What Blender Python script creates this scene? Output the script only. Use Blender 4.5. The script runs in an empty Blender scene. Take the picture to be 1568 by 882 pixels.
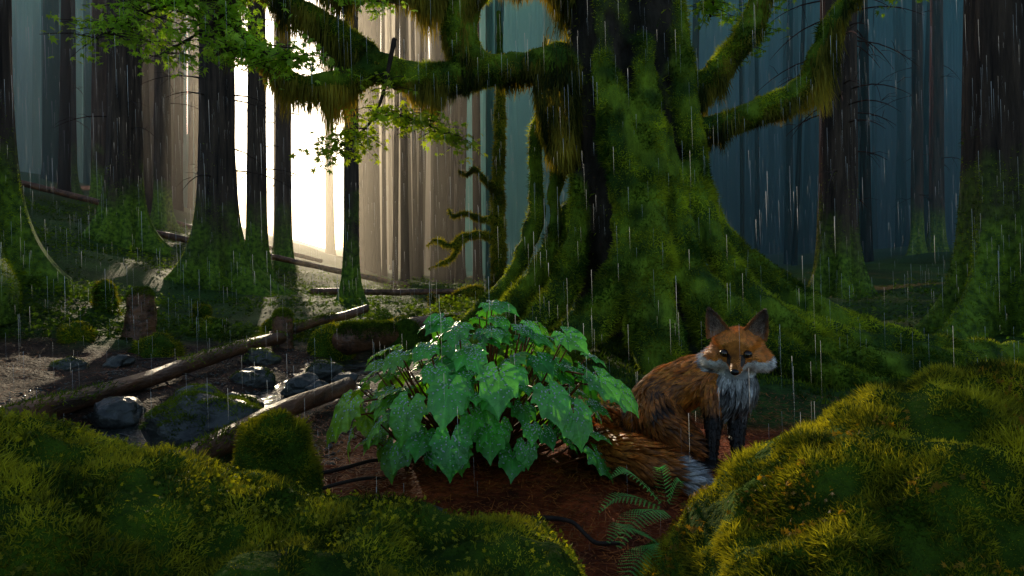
import bpy, math, random
import numpy as np
from mathutils import Vector
rng=np.random.default_rng(7); random.seed(7)
sc=bpy.context.scene
# ------------------------------------------------------------ utilities
def vhash(ix,iy,iz,seed):
    h=(ix*73856093)^(iy*19349663)^(iz*83492791)^(seed*2654435)
    h&=0xffffffff
    h=((h^(h>>13))*1274126177)&0xffffffff
    h=(h^(h>>16))&0xffffffff
    return h/4294967295.0
def vnoise(P,seed=0):
    P=np.asarray(P,float); i=np.floor(P).astype(np.int64); f=P-i; u=f*f*(3-2*f)
    r=0
    for dx in (0,1):
        for dy in (0,1):
            for dz in (0,1):
                w=(u[...,0] if dx else 1-u[...,0])*(u[...,1] if dy else 1-u[...,1])*(u[...,2] if dz else 1-u[...,2])
                r=r+w*vhash(i[...,0]+dx,i[...,1]+dy,i[...,2]+dz,seed)
    return r*2-1
def fbm(P,sc_=1.0,seed=0,octv=3):
    P=np.asarray(P,float); r=0;a=1;s=sc_
    for k in range(octv):
        r=r+a*vnoise(P*s+17.3*k,seed+k); a*=.5; s*=2.03
    return r
def unit(a): return a/(np.linalg.norm(a,axis=-1,keepdims=True)+1e-9)
def link(o): sc.collection.objects.link(o); return o
def mesh_np(name,V,F,mat=None,col=None,smooth=False):
    V=np.asarray(V,float); F=np.asarray(F,np.int32); me=bpy.data.meshes.new(name)
    m,k=F.shape
    me.vertices.add(len(V)); me.vertices.foreach_set('co',V.astype(np.float32).ravel())
    me.loops.add(m*k); me.loops.foreach_set('vertex_index',F.ravel())
    me.polygons.add(m); me.polygons.foreach_set('loop_start',np.arange(0,m*k,k,dtype=np.int32))
    me.update(calc_edges=True)
    if col is not None:
        c=np.ones((len(V),4),np.float32); c[:,:3]=col
        a=me.color_attributes.new(name='Col',type='FLOAT_COLOR',domain='POINT'); a.data.foreach_set('color',c.ravel())
    if smooth: me.polygons.foreach_set('use_smooth',np.ones(m,bool))
    if mat: me.materials.append(mat)
    return link(bpy.data.objects.new(name,me))
def grp(name,parts):
    e=link(bpy.data.objects.new(name,None)); e.empty_display_size=.1
    for p in parts: p.parent=e
    return e
def catmull(pts,per=6):
    P=np.asarray(pts,float); n=len(P); out=[]
    Q=np.vstack([2*P[0]-P[1],P,2*P[-1]-P[-2]])
    for i in range(n-1):
        p0,p1,p2,p3=Q[i:i+4]
        for t in np.arange(per)/per:
            out.append(.5*((2*p1)+(-p0+p2)*t+(2*p0-5*p1+4*p2-p3)*t*t+(-p0+3*p1-3*p2+p3)*t**3))
    out.append(P[-1]); return np.array(out)
def tube(pr,per=5,n=10):
    """pr rows x,y,z,r -> closed quad tube"""
    C=catmull(pr,per); P=C[:,:3]; R=np.maximum(C[:,3],.001); m=len(P)
    T=unit(np.gradient(P,axis=0)); up=np.array([0,0,1.]) if abs(T[0,2])<.9 else np.array([1.,0,0])
    N=unit(np.cross(T[0],up)); V=[]; th=np.arange(n)/n*2*math.pi
    for i in range(m):
        N=unit(N-T[i]*np.dot(N,T[i])); B=np.cross(T[i],N)
        V.append(P[i]+R[i]*(np.cos(th)[:,None]*N+np.sin(th)[:,None]*B))
    V=[np.repeat((P[0]-T[0]*R[0]*.6)[None],n,0)*1.0+ (V[0]-P[0])*.5]+V+[np.repeat((P[-1]+T[-1]*R[-1]*.6)[None],n,0)+(V[-1]-P[-1])*.5]
    m+=2; V=np.vstack(V); F=[]
    a=np.arange(n); b=(a+1)%n
    for i in range(m-1): F.append(np.stack([i*n+a,i*n+b,(i+1)*n+b,(i+1)*n+a],1))
    c0=len(V); V=np.vstack([V,V[:n].mean(0),V[-n:].mean(0)])
    F.append(np.stack([b,a,np.full(n,c0),np.full(n,c0)],1)); F.append(np.stack([(m-1)*n+a,(m-1)*n+b,np.full(n,c0+1),np.full(n,c0+1)],1))
    return V,np.vstack(F)
def join(parts):
    Vs=[];Fs=[];o=0
    for V,F in parts: Vs.append(V);Fs.append(F+o);o+=len(V)
    return np.vstack(Vs),np.vstack(Fs)
def pyfaces(F):
    out=[]
    for f in F:
        g=[]
        for x in f:
            if int(x) not in g: g.append(int(x))
        out.append(g)
    return out
def remesh(parts,voxel,smooth=4,tri=True):
    V,F=join(parts); me=bpy.data.meshes.new('t'); me.from_pydata(V.tolist(),[],pyfaces(F)); me.update()
    o=link(bpy.data.objects.new('t',me)); md=o.modifiers.new('r','REMESH'); md.mode='VOXEL'; md.voxel_size=voxel
    if smooth:
        s=o.modifiers.new('s','SMOOTH'); s.iterations=smooth; s.factor=.5
    dg=bpy.context.evaluated_depsgraph_get(); dg.update()
    m2=bpy.data.meshes.new_from_object(o.evaluated_get(dg))
    n=len(m2.vertices); V=np.empty(n*3,np.float32); m2.vertices.foreach_get('co',V); V=V.reshape(-1,3).astype(float)
    F=np.array([list(p.vertices) if len(p.vertices)==4 else list(p.vertices)+[p.vertices[-1]] for p in m2.polygons])
    N=np.empty(n*3,np.float32); m2.vertices.foreach_get('normal',N); N=N.reshape(-1,3).astype(float)
    bpy.data.objects.remove(o); bpy.data.meshes.remove(me); bpy.data.meshes.remove(m2)
    return V,F,N
def sample(V,F,n,w=None):
    a,b,c,d=(V[F[:,i]] for i in range(4)); T0=np.concatenate([a,a]);T1=np.concatenate([b,c]);T2=np.concatenate([c,d])
    cr=np.cross(T1-T0,T2-T0); A=np.linalg.norm(cr,axis=1)
    ww=A.copy()
    if w is not None: ww=ww*w((T0+T1+T2)/3,unit(cr))
    ids=rng.choice(len(A),n,p=ww/ww.sum()); r1=np.sqrt(rng.random(n))[:,None]; r2=rng.random(n)[:,None]
    P=T0[ids]*(1-r1)+T1[ids]*r1*(1-r2)+T2[ids]*r1*r2
    return P,unit(cr[ids])
def blades(P,D,L,W,side=None):
    n=len(P); L=np.broadcast_to(L,(n,))[:,None]; W=np.broadcast_to(W,(n,))[:,None]
    if side is None: side=unit(np.cross(D,rng.normal(size=(n,3))))
    V=np.stack([P-side*W/2,P+side*W/2,P+D*L],1).reshape(-1,3)
    return V,np.arange(n*3).reshape(-1,3)
def bake(TV,TF,P,X,Y,Z,S):
    n=len(P); S=np.broadcast_to(S,(n,)); k=len(TV)
    V=P[:,None,:]+S[:,None,None]*(TV[None,:,0:1]*X[:,None]+TV[None,:,1:2]*Y[:,None]+TV[None,:,2:3]*Z[:,None])
    F=(TF[None]+(np.arange(n)*k)[:,None,None]).reshape(-1,TF.shape[1])
    return V.reshape(-1,3),F
def frames(Y,Nrm):
    Y=unit(Y); X=unit(np.cross(Y,Nrm)); Z=np.cross(X,Y); return X,Y,Z
def lerp(a,b,t): t=np.clip(t,0,1)[:,None]; return np.asarray(a)*(1-t)+np.asarray(b)*t
# ------------------------------------------------------------ materials
def mat(name,c1=(.05,.05,.05),c2=None,scale=5,rough=.8,bump=0,bscale=None,attr=False,trans=0,tcol=None,stretch=(1,1,1),spec=.3,moss=None,detail=6):
    m=bpy.data.materials.new(name); m.use_nodes=True; nt=m.node_tree; nd=nt.nodes; lk=nt.links
    p=nd['Principled BSDF']; out=nd['Material Output']; p.inputs['Roughness'].default_value=rough; p.inputs['Specular IOR Level'].default_value=spec
    tc=nd.new('ShaderNodeTexCoord'); mp=nd.new('ShaderNodeMapping'); mp.inputs['Scale'].default_value=stretch; lk.new(tc.outputs['Object'],mp.inputs[0])
    nz=nd.new('ShaderNodeTexNoise'); nz.inputs['Scale'].default_value=scale; nz.inputs['Detail'].default_value=detail; nz.inputs['Roughness'].default_value=.65; lk.new(mp.outputs[0],nz.inputs[0])
    rp=nd.new('ShaderNodeValToRGB'); rp.color_ramp.elements[0].position=.35; rp.color_ramp.elements[1].position=.65
    lk.new(nz.outputs['Fac'],rp.inputs[0])
    if attr:
        rp.color_ramp.elements[0].color=(.55,.55,.55,1); rp.color_ramp.elements[1].color=(1.3,1.3,1.3,1)
        at=nd.new('ShaderNodeAttribute'); at.attribute_name='Col'
        mx=nd.new('ShaderNodeMix'); mx.data_type='RGBA'; mx.blend_type='MULTIPLY'; mx.inputs[0].default_value=1
        lk.new(at.outputs['Color'],mx.inputs[6]); lk.new(rp.outputs[0],mx.inputs[7]); colo=mx.outputs[2]
    else:
        c2=c2 or c1
        rp.color_ramp.elements[0].color=(*c1,1); rp.color_ramp.elements[1].color=(*c2,1); colo=rp.outputs[0]
    if moss:
        zlim,mc1,mc2=moss; ge=nd.new('ShaderNodeAttribute'); ge.attribute_name='Col'; sx=nd.new('ShaderNodeSeparateXYZ'); lk.new(ge.outputs['Vector'],sx.inputs[0])
        n2=nd.new('ShaderNodeTexNoise'); n2.inputs['Scale'].default_value=1.6; n2.inputs['Detail'].default_value=8; lk.new(tc.outputs['Object'],n2.inputs[0])
        ma=nd.new('ShaderNodeMath'); ma.operation='MULTIPLY_ADD'; lk.new(n2.outputs['Fac'],ma.inputs[0]); ma.inputs[1].default_value=-1.9*zlim; lk.new(sx.outputs[0],ma.inputs[2])
        mr=nd.new('ShaderNodeMapRange'); mr.inputs[1].default_value=zlim*.15; mr.inputs[2].default_value=-zlim*.6; mr.inputs[3].default_value=0; mr.inputs[4].default_value=1; lk.new(ma.outputs[0],mr.inputs[0])
        n3=nd.new('ShaderNodeTexNoise'); n3.inputs['Scale'].default_value=14; n3.inputs['Detail'].default_value=8; lk.new(tc.outputs['Object'],n3.inputs[0])
        r3=nd.new('ShaderNodeValToRGB'); r3.color_ramp.elements[0].position=.35; r3.color_ramp.elements[1].position=.65
        r3.color_ramp.elements[0].color=(*mc1,1); r3.color_ramp.elements[1].color=(*mc2,1); lk.new(n3.outputs['Fac'],r3.inputs[0])
        mx=nd.new('ShaderNodeMix'); mx.data_type='RGBA'; lk.new(mr.outputs[0],mx.inputs[0]); lk.new(colo,mx.inputs[6]); lk.new(r3.outputs[0],mx.inputs[7]); colo=mx.outputs[2]
    lk.new(colo,p.inputs['Base Color'])
    if bump:
        b=nd.new('ShaderNodeBump'); b.inputs['Strength'].default_value=bump; b.inputs['Distance'].default_value=.05
        src=nz
        if bscale:
            src=nd.new('ShaderNodeTexNoise'); src.inputs['Scale'].default_value=bscale; src.inputs['Detail'].default_value=6; lk.new(mp.outputs[0],src.inputs[0])
        lk.new(src.outputs['Fac'],b.inputs['Height']); lk.new(b.outputs[0],p.inputs['Normal'])
    if trans:
        t=nd.new('ShaderNodeBsdfTranslucent'); ms=nd.new('ShaderNodeMixShader'); ms.inputs[0].default_value=trans
        if tcol:
            mt=nd.new('ShaderNodeMix'); mt.data_type='RGBA'; mt.blend_type='MULTIPLY'; mt.inputs[0].default_value=1; lk.new(colo,mt.inputs[6]); mt.inputs[7].default_value=(*tcol,1); lk.new(mt.outputs[2],t.inputs[0])
        else: lk.new(colo,t.inputs[0])
        lk.new(p.outputs[0],ms.inputs[1]); lk.new(t.outputs[0],ms.inputs[2]); lk.new(ms.outputs[0],out.inputs[0])
    return m
M_ground=mat('forest_floor',attr=True,scale=30,rough=.7,bump=.9,bscale=45,spec=.15)
M_moss=mat('moss_base',(.02,.048,.004),(.08,.15,.010),scale=9,rough=.9,bump=.8,bscale=60,spec=.1)
M_gtree=mat('mossy_bark',attr=True,scale=12,rough=.85,bump=1,bscale=20,stretch=(1,1,.35),spec=.2)
M_tuft=mat('moss_tuft',attr=True,scale=4,rough=.7,trans=.45,tcol=(1.5,1.3,.5),spec=.2)
M_hang=mat('hanging_moss',attr=True,scale=3,rough=.8,trans=.5,tcol=(1.9,1.4,.45),spec=.15)
M_bark=mat('conifer_bark',(.014,.010,.008),(.10,.068,.048),scale=9,rough=.8,bump=1,stretch=(1,1,.09),spec=.3,moss=(1.6,(.035,.08,.008),(.18,.30,.02)))
M_fbark=mat('distant_bark',(.010,.0075,.006),(.038,.03,.024),scale=7,rough=.9,bump=.6,stretch=(1,1,.1),spec=.1)
M_wood=mat('wet_wood',(.03,.014,.008),(.24,.10,.045),scale=10,rough=.35,bump=.7,stretch=(1,.25,1),spec=.5)
M_rock=mat('wet_rock',(.018,.019,.016),(.09,.09,.075),scale=7,rough=.28,bump=.6,bscale=16,spec=.45)
M_leaf=mat('plant_leaf',attr=True,scale=12,rough=.2,bump=.2,bscale=90,trans=.32,tcol=(1.4,1.4,.4),spec=.75)
M_maple=mat('maple_leaf',attr=True,scale=4,rough=.5,trans=.55,tcol=(1.3,1.3,.5),spec=.3)
M_twig=mat('twig',(.02,.012,.008),(.05,.03,.02),scale=20,rough=.7)
M_stem=mat('red_stem',(.10,.02,.008),(.22,.06,.015),scale=20,rough=.5)
M_litter=mat('needle_litter',attr=True,scale=8,rough=.5,spec=.4)
M_fur=mat('fox_fur',attr=True,scale=40,rough=.42,trans=.15,spec=.45)
M_skin=mat('fox_undercoat',attr=True,scale=40,rough=.7,spec=.2)
M_nose=mat('fox_nose',(.006,.005,.005),(.012,.01,.01),rough=.25,spec=.5)
M_eye=mat('fox_eye',attr=True,scale=2,rough=.06,spec=.8)
M_rain=mat('rain_drop',(.85,.88,.9),(.9,.92,.95),rough=.2,trans=.5,spec=.5)
def water():
    m=bpy.data.materials.new('stream_water'); m.use_nodes=True; nt=m.node_tree; p=nt.nodes['Principled BSDF']
    p.inputs['Base Color'].default_value=(.02,.025,.022,1); p.inputs['Roughness'].default_value=.06; p.inputs['Specular IOR Level'].default_value=.6
    n=nt.nodes.new('ShaderNodeTexNoise'); n.inputs['Scale'].default_value=14; n.inputs['Distortion'].default_value=1.5; b=nt.nodes.new('ShaderNodeBump'); b.inputs['Strength'].default_value=.5; b.inputs['Distance'].default_value=.03
    nt.links.new(n.outputs['Fac'],b.inputs['Height']); nt.links.new(b.outputs[0],p.inputs['Normal']); return m
M_water=water()
# ------------------------------------------------------------ ground
STREAM=np.array([[-1.35,5.6],[-1.2,4.6],[-1.42,3.9],[-1.75,3.3],[-1.75,2.8],[-2.1,2.2]])
def sdist(x,y):
    d=np.full(np.shape(x),9.)
    for a,b in zip(STREAM[:-1],STREAM[1:]):
        ab=b-a; t=np.clip(((x-a[0])*ab[0]+(y-a[1])*ab[1])/ab.dot(ab),0,1); d=np.minimum(d,np.hypot(x-a[0]-t*ab[0],y-a[1]-t*ab[1]))
    return d
def sp(x,k=1.): return np.log1p(np.exp(np.clip(x/k,-30,30)))*k
def tz(x,y):
    x=np.asarray(x,float); y=np.asarray(y,float); P=np.stack([x,y,x*0],-1)
    z=.30*sp(-x-4.9,.5); z=np.where(z>6,6+(z-6)*.2,z); zr=.10*sp(x-3.6,.5); z=z+np.minimum(zr,3)
    z=z+.45*np.exp(-((x+5.7)**2+(y-6.8)**2)/2.2)+.28*np.exp(-((x-1.0)**2+(y-5.6)**2)/2.5)
    z=z+.10*np.exp(-((x+.12)**2+(y-2.5)**2)/.12)
    amp=np.clip((np.hypot(x,y)-4)/8,0,1); z=z+fbm(P,.5,3,3)*.14*amp+fbm(P,2.2,5,3)*.02*(1+amp)
    s=sdist(x,y); z=z-.17*np.exp(-(s/.36)**2)
    # forested valley sides far behind, open towards the low gap on the left
    ang=np.where(y>1,x/np.maximum(y,1),9); t=np.clip((y-70)/35,0,1); t=t*t*(3-2*t); notch=np.exp(-np.abs((ang+.33)/.22)**4)
    z=z+t*58*(1-notch)-np.clip((y-30)/40,0,1)*2.5*notch
    return z
def axis(lo,dlo,dhi,hi,step):
    m=np.arange(dlo,dhi,step); L=[];v=dlo;s=step
    while v>lo: s=min(s*1.13,5); v-=s; L.append(v)
    R=[];v=m[-1];s=step
    while v<hi: s=min(s*1.13,5); v+=s; R.append(v)
    return np.array(L[::-1]+list(m)+R)
xs=axis(-260,-4.2,4.5,260,.04); ys=axis(-60,.6,8,320,.04)
X,Y=np.meshgrid(xs,ys); nx=len(xs); Z=tz(X,Y); GV=np.stack([X,Y,Z],-1).reshape(-1,3)
i,j=np.meshgrid(np.arange(nx-1),np.arange(len(ys)-1)); q=(j*nx+i).ravel(); GF=np.stack([q,q+1,q+nx+1,q+nx],1)
GV[:,2]+=fbm(GV*[1,1,0],9,11,2)*.018
n1=fbm(GV*[1,1,0],1.1,21,4); n2=fbm(GV*[1,1,0],14,31,2)
dirt=np.array([.032,.018,.011]); green=np.array([.022,.05,.007]); red=np.array([.30,.055,.013])
def groundcol(P,n1,n2):
    x,y=P[:,0],P[:,1]
    g=lerp(green,green*2.8,.5+n2*.5); g=lerp(g,green*.5,(y-60)/15)
    path=np.clip(1.6-np.abs((x+2.6)/2.0)**2-np.abs((y-4.4)/1.9)**2+n1*.5,0,1)
    c=lerp(g,lerp(dirt,dirt*2.6,.5+n2*.6),path*1.5)
    r=np.clip(1.5-((x-.3)/1.25)**2-((y-2.2)/1.0)**2+n1*.5,0,1)
    c=lerp(c,lerp(red*.35,red*1.3,.5+n2*.6),r*1.6)
    s=sdist(x,y); c=lerp(c,np.array([.03,.028,.025]),1.3-s/.3)
    return c
mesh_np('ground',GV,GF,M_ground,groundcol(GV,n1,n2),True)
sx,sy=np.meshgrid(np.arange(-2.9,-.6,.07),np.arange(1.9,5.6,.07)); V=np.stack([sx,sy,np.full(sx.shape,-.045)+0*sx],-1).reshape(-1,3); V[:,2]+=fbm(V,5,8,2)*.004
w=sx.shape[1]; i,j=np.meshgrid(np.arange(w-1),np.arange(sx.shape[0]-1)); q=(j*w+i).ravel(); mesh_np('stream',V,np.stack([q,q+1,q+w+1,q+w],1),M_water,None,True)
# ------------------------------------------------------------ moss tufts helper
def mosscol(P,a=(.03,.07,.006),b=(.26,.36,.02),s=3.,seed=40):
    t=np.clip(.42+.75*fbm(P,s,seed,3)+rng.normal(0,.18,len(P)),0,1); return lerp(a,b,t)
def tufts(name,V,F,n,L,W,w=None,colf=mosscol,drop_=.1,m=None,lmod=0):
    P,N=sample(V,F,n,w); D=unit(N*.7+rng.normal(0,.45,(n,3))+np.array([0,0,-drop_])); l=L*rng.uniform(.5,1.4,n)
    if lmod: l=l*np.clip(1+1.3*fbm(P,lmod,66,2),.35,2.6)
    BV,BF=blades(P-N*.003,D,l,W*rng.uniform(.6,1.3,n)); return mesh_np(name,BV,BF,m or M_tuft,np.repeat(colf(P),3,0))
# ------------------------------------------------------------ giant mossy tree
core=[(.86,5.35,6.5,.40),(.86,5.3,3.4,.40),(.88,5.3,2.4,.41),(.92,5.3,1.6,.43),(.96,5.35,.9,.44),(1.0,5.4,.2,.48),(1.0,5.4,-.3,.5)]
T=[tube(core,6,24)]
roots=[
 [(.66,5.0,3.2,.07),(.70,4.96,2.4,.09),(.74,4.82,1.94,.13),(.82,4.76,1.5,.14),(.86,4.64,.95,.15),(.72,4.52,.58,.15),(.45,4.40,.32,.13),(.15,4.25,.1,.1),(-.1,4.1,-.02,.05)],
 [(.97,4.93,2.5,.08),(1.0,4.82,1.8,.11),(.98,4.68,1.3,.12),(.95,4.49,.85,.15),(.92,4.32,.5,.17),(.95,4.17,.2,.17),(1.0,4.03,-.1,.14)],
 [(1.13,4.92,1.8,.08),(1.18,4.79,1.2,.10),(1.23,4.56,.75,.12),(1.29,4.32,.42,.13),(1.36,4.08,.15,.12),(1.42,3.9,-.1,.1)],
 [(1.20,5.1,3.3,.07),(1.27,5.08,2.6,.09),(1.35,5.03,1.9,.12),(1.43,4.98,1.3,.12),(1.57,4.93,.92,.14),(1.95,4.9,.6,.14),(2.4,4.85,.34,.12),(3.1,4.8,.17,.10),(4.0,4.9,.1,.05)],
 [(1.30,4.92,1.5,.08),(1.47,4.74,.9,.10),(1.74,4.5,.45,.12),(2.1,4.35,.20,.11),(2.7,4.3,.09,.10),(3.5,4.2,.02,.06)],
 [(1.30,4.6,.7,.09),(1.54,4.25,.36,.11),(1.85,4.0,.14,.10),(2.2,3.8,.04,.09),(2.7,3.6,0,.06)],
 [(1.6,4.75,.75,.09),(1.95,4.65,.40,.10),(2.4,4.55,.24,.09),(3.0,4.55,.12,.08),(3.6,4.8,.08,.05)],
 [(.50,5.35,2.3,.10),(.22,5.6,1.95,.085),(.22,5.6,1.5,.075),(.18,5.55,1.1,.08),(.03,5.5,.72,.085),(-.2,5.45,.45,.08),(-.5,5.3,.15,.06),(-.8,5.1,.05,.03)],
 [(.55,5.3,1.9,.10),(.36,5.4,1.45,.07),(.33,5.3,.98,.075),(.15,5.2,.64,.085),(-.08,5.0,.36,.08),(-.4,4.7,.1,.05)],
 [(.54,5.1,1.5,.09),(.48,5.0,.85,.11),(.34,4.85,.52,.11),(.08,4.7,.25,.09),(-.2,4.5,.0,.05)],
 [(.6,5.7,1.2,.2),(.2,6.1,.5,.15),(-.4,6.6,.2,.08)],[(1.4,5.7,1.2,.2),(1.8,6.2,.5,.15),(2.6,6.8,.2,.08)]]
for r in roots: T.append(tube(r,6,12))
limbs=[
 [(.75,5.25,2.25,.25),(.5,5.2,2.33,.17),(.19,5.2,2.37,.12),(-.23,5.2,2.32,.115),(-.64,5.2,2.24,.11),(-.96,5.2,2.31,.11),(-1.2,5.2,2.46,.10),(-1.45,5.15,2.66,.09),(-1.8,5.1,2.85,.075),(-2.3,5.1,3.0,.05)],
 [(.7,5.3,3.1,.25),(.3,5.25,3.12,.16),(-.1,5.2,3.12,.13),(-.33,5.2,2.95,.13),(-.42,5.2,2.7,.12),(-.38,5.2,2.45,.12),(-.2,5.2,2.33,.11)],
 [(-.3,5.2,3.0,.12),(-.8,5.1,2.93,.11),(-1.2,5.1,3.0,.1),(-1.7,5.0,3.15,.07)],
 [(-1.0,5.2,2.34,.10),(-1.25,5.15,2.25,.08),(-1.5,5.1,2.2,.075),(-1.72,5.1,2.22,.065),(-1.95,5.0,2.36,.055),(-2.12,5.0,2.6,.045),(-2.2,5,2.9,.03)],
 [(1.05,5.2,2.1,.2),(1.32,5.15,2.1,.13),(1.52,5.1,2.2,.10),(1.70,5.1,2.42,.095),(1.86,5.1,2.62,.095),(1.96,5.1,2.9,.085),(2.2,5.1,3.4,.06)],
 [(1.15,5.2,1.9,.18),(1.42,5.15,1.84,.11),(1.72,5.1,1.90,.095),(2.06,5.1,2.03,.095),(2.3,5.1,2.2,.09),(2.42,5.1,2.46,.085),(2.55,5.1,2.74,.07),(2.8,5.1,3.05,.05)],
 [(1.0,5.2,3.0,.2),(1.2,5.1,3.3,.15),(1.6,5,3.6,.08)]]
LT=[tube(l,6,12) for l in limbs]; T+=LT
V,F,N=remesh(T,.030,2)
V=V+N*(fbm(V*[1,1,.5],3.4,50,3)*.028+fbm(V,11,55,2)*.018)[:,None]
cz=np.array(core)[::-1]
def mmask(P):
    cx=np.interp(P[:,2],cz[:,2],cz[:,0]); cy=np.interp(P[:,2],cz[:,2],cz[:,1]); cr=np.interp(P[:,2],cz[:,2],cz[:,3])
    q=np.hypot(P[:,0]-cx,P[:,1]-cy)/cr
    return np.clip((q-1.08)*7+fbm(P*[1,1,.6],2.5,88,3)*.7+np.clip(.5-P[:,2],0,1),0.02,1)
mk=mmask(V); bk=lerp((.010,.008,.007),(.05,.038,.03),.5+fbm(V*[1,1,.2],9,12,2)); tc_=bk*(1-mk[:,None])+lerp((.028,.07,.006),(.15,.24,.014),.5+fbm(V,8,3,2))*mk[:,None]
tr=mesh_np('trunk',V,F,M_gtree,tc_,True)
wt=lambda c,n:(c[:,2]<3.4)*(c[:,2]>-.1)*np.where(c[:,1]<5.5,1,.35)*mmask(c)
gcol=lambda P:mosscol(P,(.03,.085,.006),(.50,.60,.04),5.5)
tf=tufts('moss',V,F,240000,.026,.008,wt,gcol,lmod=6)
LV,LF=join([tube(l,6,12) for l in limbs]+[tube([(.35,5.15,2.6,.1),(.35,5.1,2.2,.18),(.4,5.1,1.7,.12)],4,10)])
P,N_=sample(LV,LF,44000,lambda c,n:(c[:,2]<3.5)*np.clip(.35-n[:,2],0.02,1))
lenf=np.clip(.5+.9*fbm(P*[1,1,0.0],4.5,61,3),.08,1.4)
L=.30*lenf*rng.uniform(.35,1.15,len(P))
D=unit(np.array([0,0,-1.])+rng.normal(0,.07,(len(P),3))+N_*.12*np.array([1,1,0]))
mid=P+D*L[:,None]*.5+rng.normal(0,.006,P.shape); tip=P+D*L[:,None]+rng.normal(0,.01,P.shape)
a=rng.random(len(P))*math.pi; sd=np.stack([np.cos(a),np.sin(a)*.5,0*a],1); W=rng.uniform(.0025,.007,len(P))[:,None]
HV=np.stack([P-sd*W,P+sd*W,mid+sd*W*.8,mid-sd*W*.8,tip,tip+sd*.001],1).reshape(-1,3); b=np.arange(len(P))[:,None]*6
HF=np.vstack([b+[0,1,2,3],b+[3,2,5,4]])
hc=mosscol(P,(.03,.05,.010),(.42,.38,.05),5,71)
hm=mesh_np('hanging_moss',HV,HF,M_hang,np.repeat(hc,6,0))
grp('moss_covered_tree',[tr,tf,hm])
# ------------------------------------------------------------ conifers
def conifer(name,x,y,R,H=16,flare=1.2,hf=.45,nr=6,seed=0,limbn=0,nth=72,m=None,lean=0,tuft=0):
    r_=np.random.default_rng(seed); z0=float(tz(x,y)); zs=np.concatenate([np.linspace(-.5,2.5,34),np.linspace(2.8,H,22)])
    th=np.arange(nth)/nth*2*math.pi; TH,ZZ=np.meshgrid(th,zs); ph=r_.random(3)*6.28
    k=np.abs(np.cos(TH*nr/2+ph[0]+.5*np.sin(TH+ph[1])))**2.2*(.65+.35*np.cos(TH*2+ph[2]))
    zz=np.maximum(ZZ,-.15)
    r=R*(1-.35*ZZ/H)+R*flare*np.exp(-zz/hf)*(.15+1.35*k)+R*.30*np.exp(-zz/1.6)*(.2+.5*k)
    q=np.stack([np.cos(TH)*2.2+x,np.sin(TH)*2.2+y,ZZ*.25],-1); r=r*(1+.05*fbm(q*[3,3,1],1.5,seed,3))+.014*fbm(np.stack([np.cos(TH)*9,np.sin(TH)*9,ZZ*.5],-1),1,seed+3,2)*(R/.35)
    V=np.stack([x+r*np.cos(TH)+lean*ZZ,y+r*np.sin(TH),z0+ZZ],-1).reshape(-1,3); hh=np.zeros((len(V),3)); hh[:,0]=np.maximum(ZZ.ravel(),0)
    n=nth; a=np.arange(n); b=(a+1)%n; F=np.vstack([np.stack([i*n+a,i*n+b,(i+1)*n+b,(i+1)*n+a],1) for i in range(len(zs)-1)])
    parts=[mesh_np('trunk',V,F,m or M_bark,hh,True)]
    if tuft: parts.append(tufts('moss',V,F,tuft,.03,.010,lambda c,n_:(c[:,1]<y+.2)*np.clip(1.3-(c[:,2]-z0)/1.7+.5*fbm(c,2.5,seed,3),0,1)**1.5+1e-9,lambda P:mosscol(P,(.04,.10,.008),(.36,.50,.02))))
    if limbn:
        L=[]
        for _ in range(limbn):
            z=r_.uniform(1.8,8); az=r_.uniform(0,6.28); l=r_.uniform(.5,1.5); d=np.array([math.cos(az),math.sin(az),0]); p=np.array([x+lean*z,y,z0+z])+d*R*.7
            pts=[p,p+d*l*.4+[0,0,-.03*l],p+d*l*.75+[0,0,-.16*l],p+d*l+[0,0,-.32*l]]
            L.append(tube([(*pp,rr) for pp,rr in zip(pts,(.018,.012,.008,.003))],2,5))
            for _k in range(3):
                f=r_.uniform(.3,.8); q=p+d*l*f+[0,0,-.15*l*f]; e=unit(d+r_.normal(0,.7,3)); L.append(tube([(*q,.006),(*(q+e*.15),.004),(*(q+e*.3+[0,0,-.08]),.002)],1,4))
        V,F=join(L); parts.append(mesh_np('dead_limbs',V,F,M_twig))
    return grp(name,parts)
CON=[(-5.85,7.0,.40,1.7,.5,5,0,14000),(-8.9,15,.37,1.1,.5,7,10,9000),(-5.65,12.5,.33,1.9,.55,7,14,16000),(-6.45,16.5,.24,.9,.4,6,10,4000),(-7.0,20,.24,.8,.4,6,8,0),(-2.95,12,.13,.9,.3,5,6,3000),
 (-10.7,20,.24,.8,.4,6,4,0),(-13.9,22,.24,.8,.4,5,4,0),(-16.3,24,.24,.8,.4,5,4,0),(6.0,12,.33,1.2,.5,7,40,14000),(5.0,6.6,.38,1.5,.42,7,0,18000),(14.3,22,.22,.8,.4,5,6,0),(13.4,21.6,.18,.8,.4,5,6,0)]
for k,(x,y,R,fl,hf,nr,ln,tu) in enumerate(CON): conifer('conifer_tree',x,y,R,16,fl,hf,nr,100+k,ln,tuft=tu)
parts=[];cnt=0
while cnt<560:
    y=20+rng.random()**.75*59; x=rng.uniform(-1.0,1.0)*y*1.05
    ang=x/y; s=x+.364*(y-3)
    if -.9<s<2.3 and y<62: continue
    if -.42<ang<-.25 and rng.random()<.85: continue
    if -.50<ang<-.12 and rng.random()<.4: continue
    if any((x-q[0])**2+(y-q[1])**2<1.2 for q in CON): continue
    R=rng.uniform(.07,.30); z=float(tz(x,y)); l=rng.normal(0,.3)
    parts.append(tube([(x,y,z-.3,R*1.9),(x,y,z+.5,R*1.2),(x+l*.3,y,z+5,R*.95),(x+l,y,z+(19 if y<45 else 30),R*.6)],3,8)); cnt+=1
cnt=0
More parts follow.
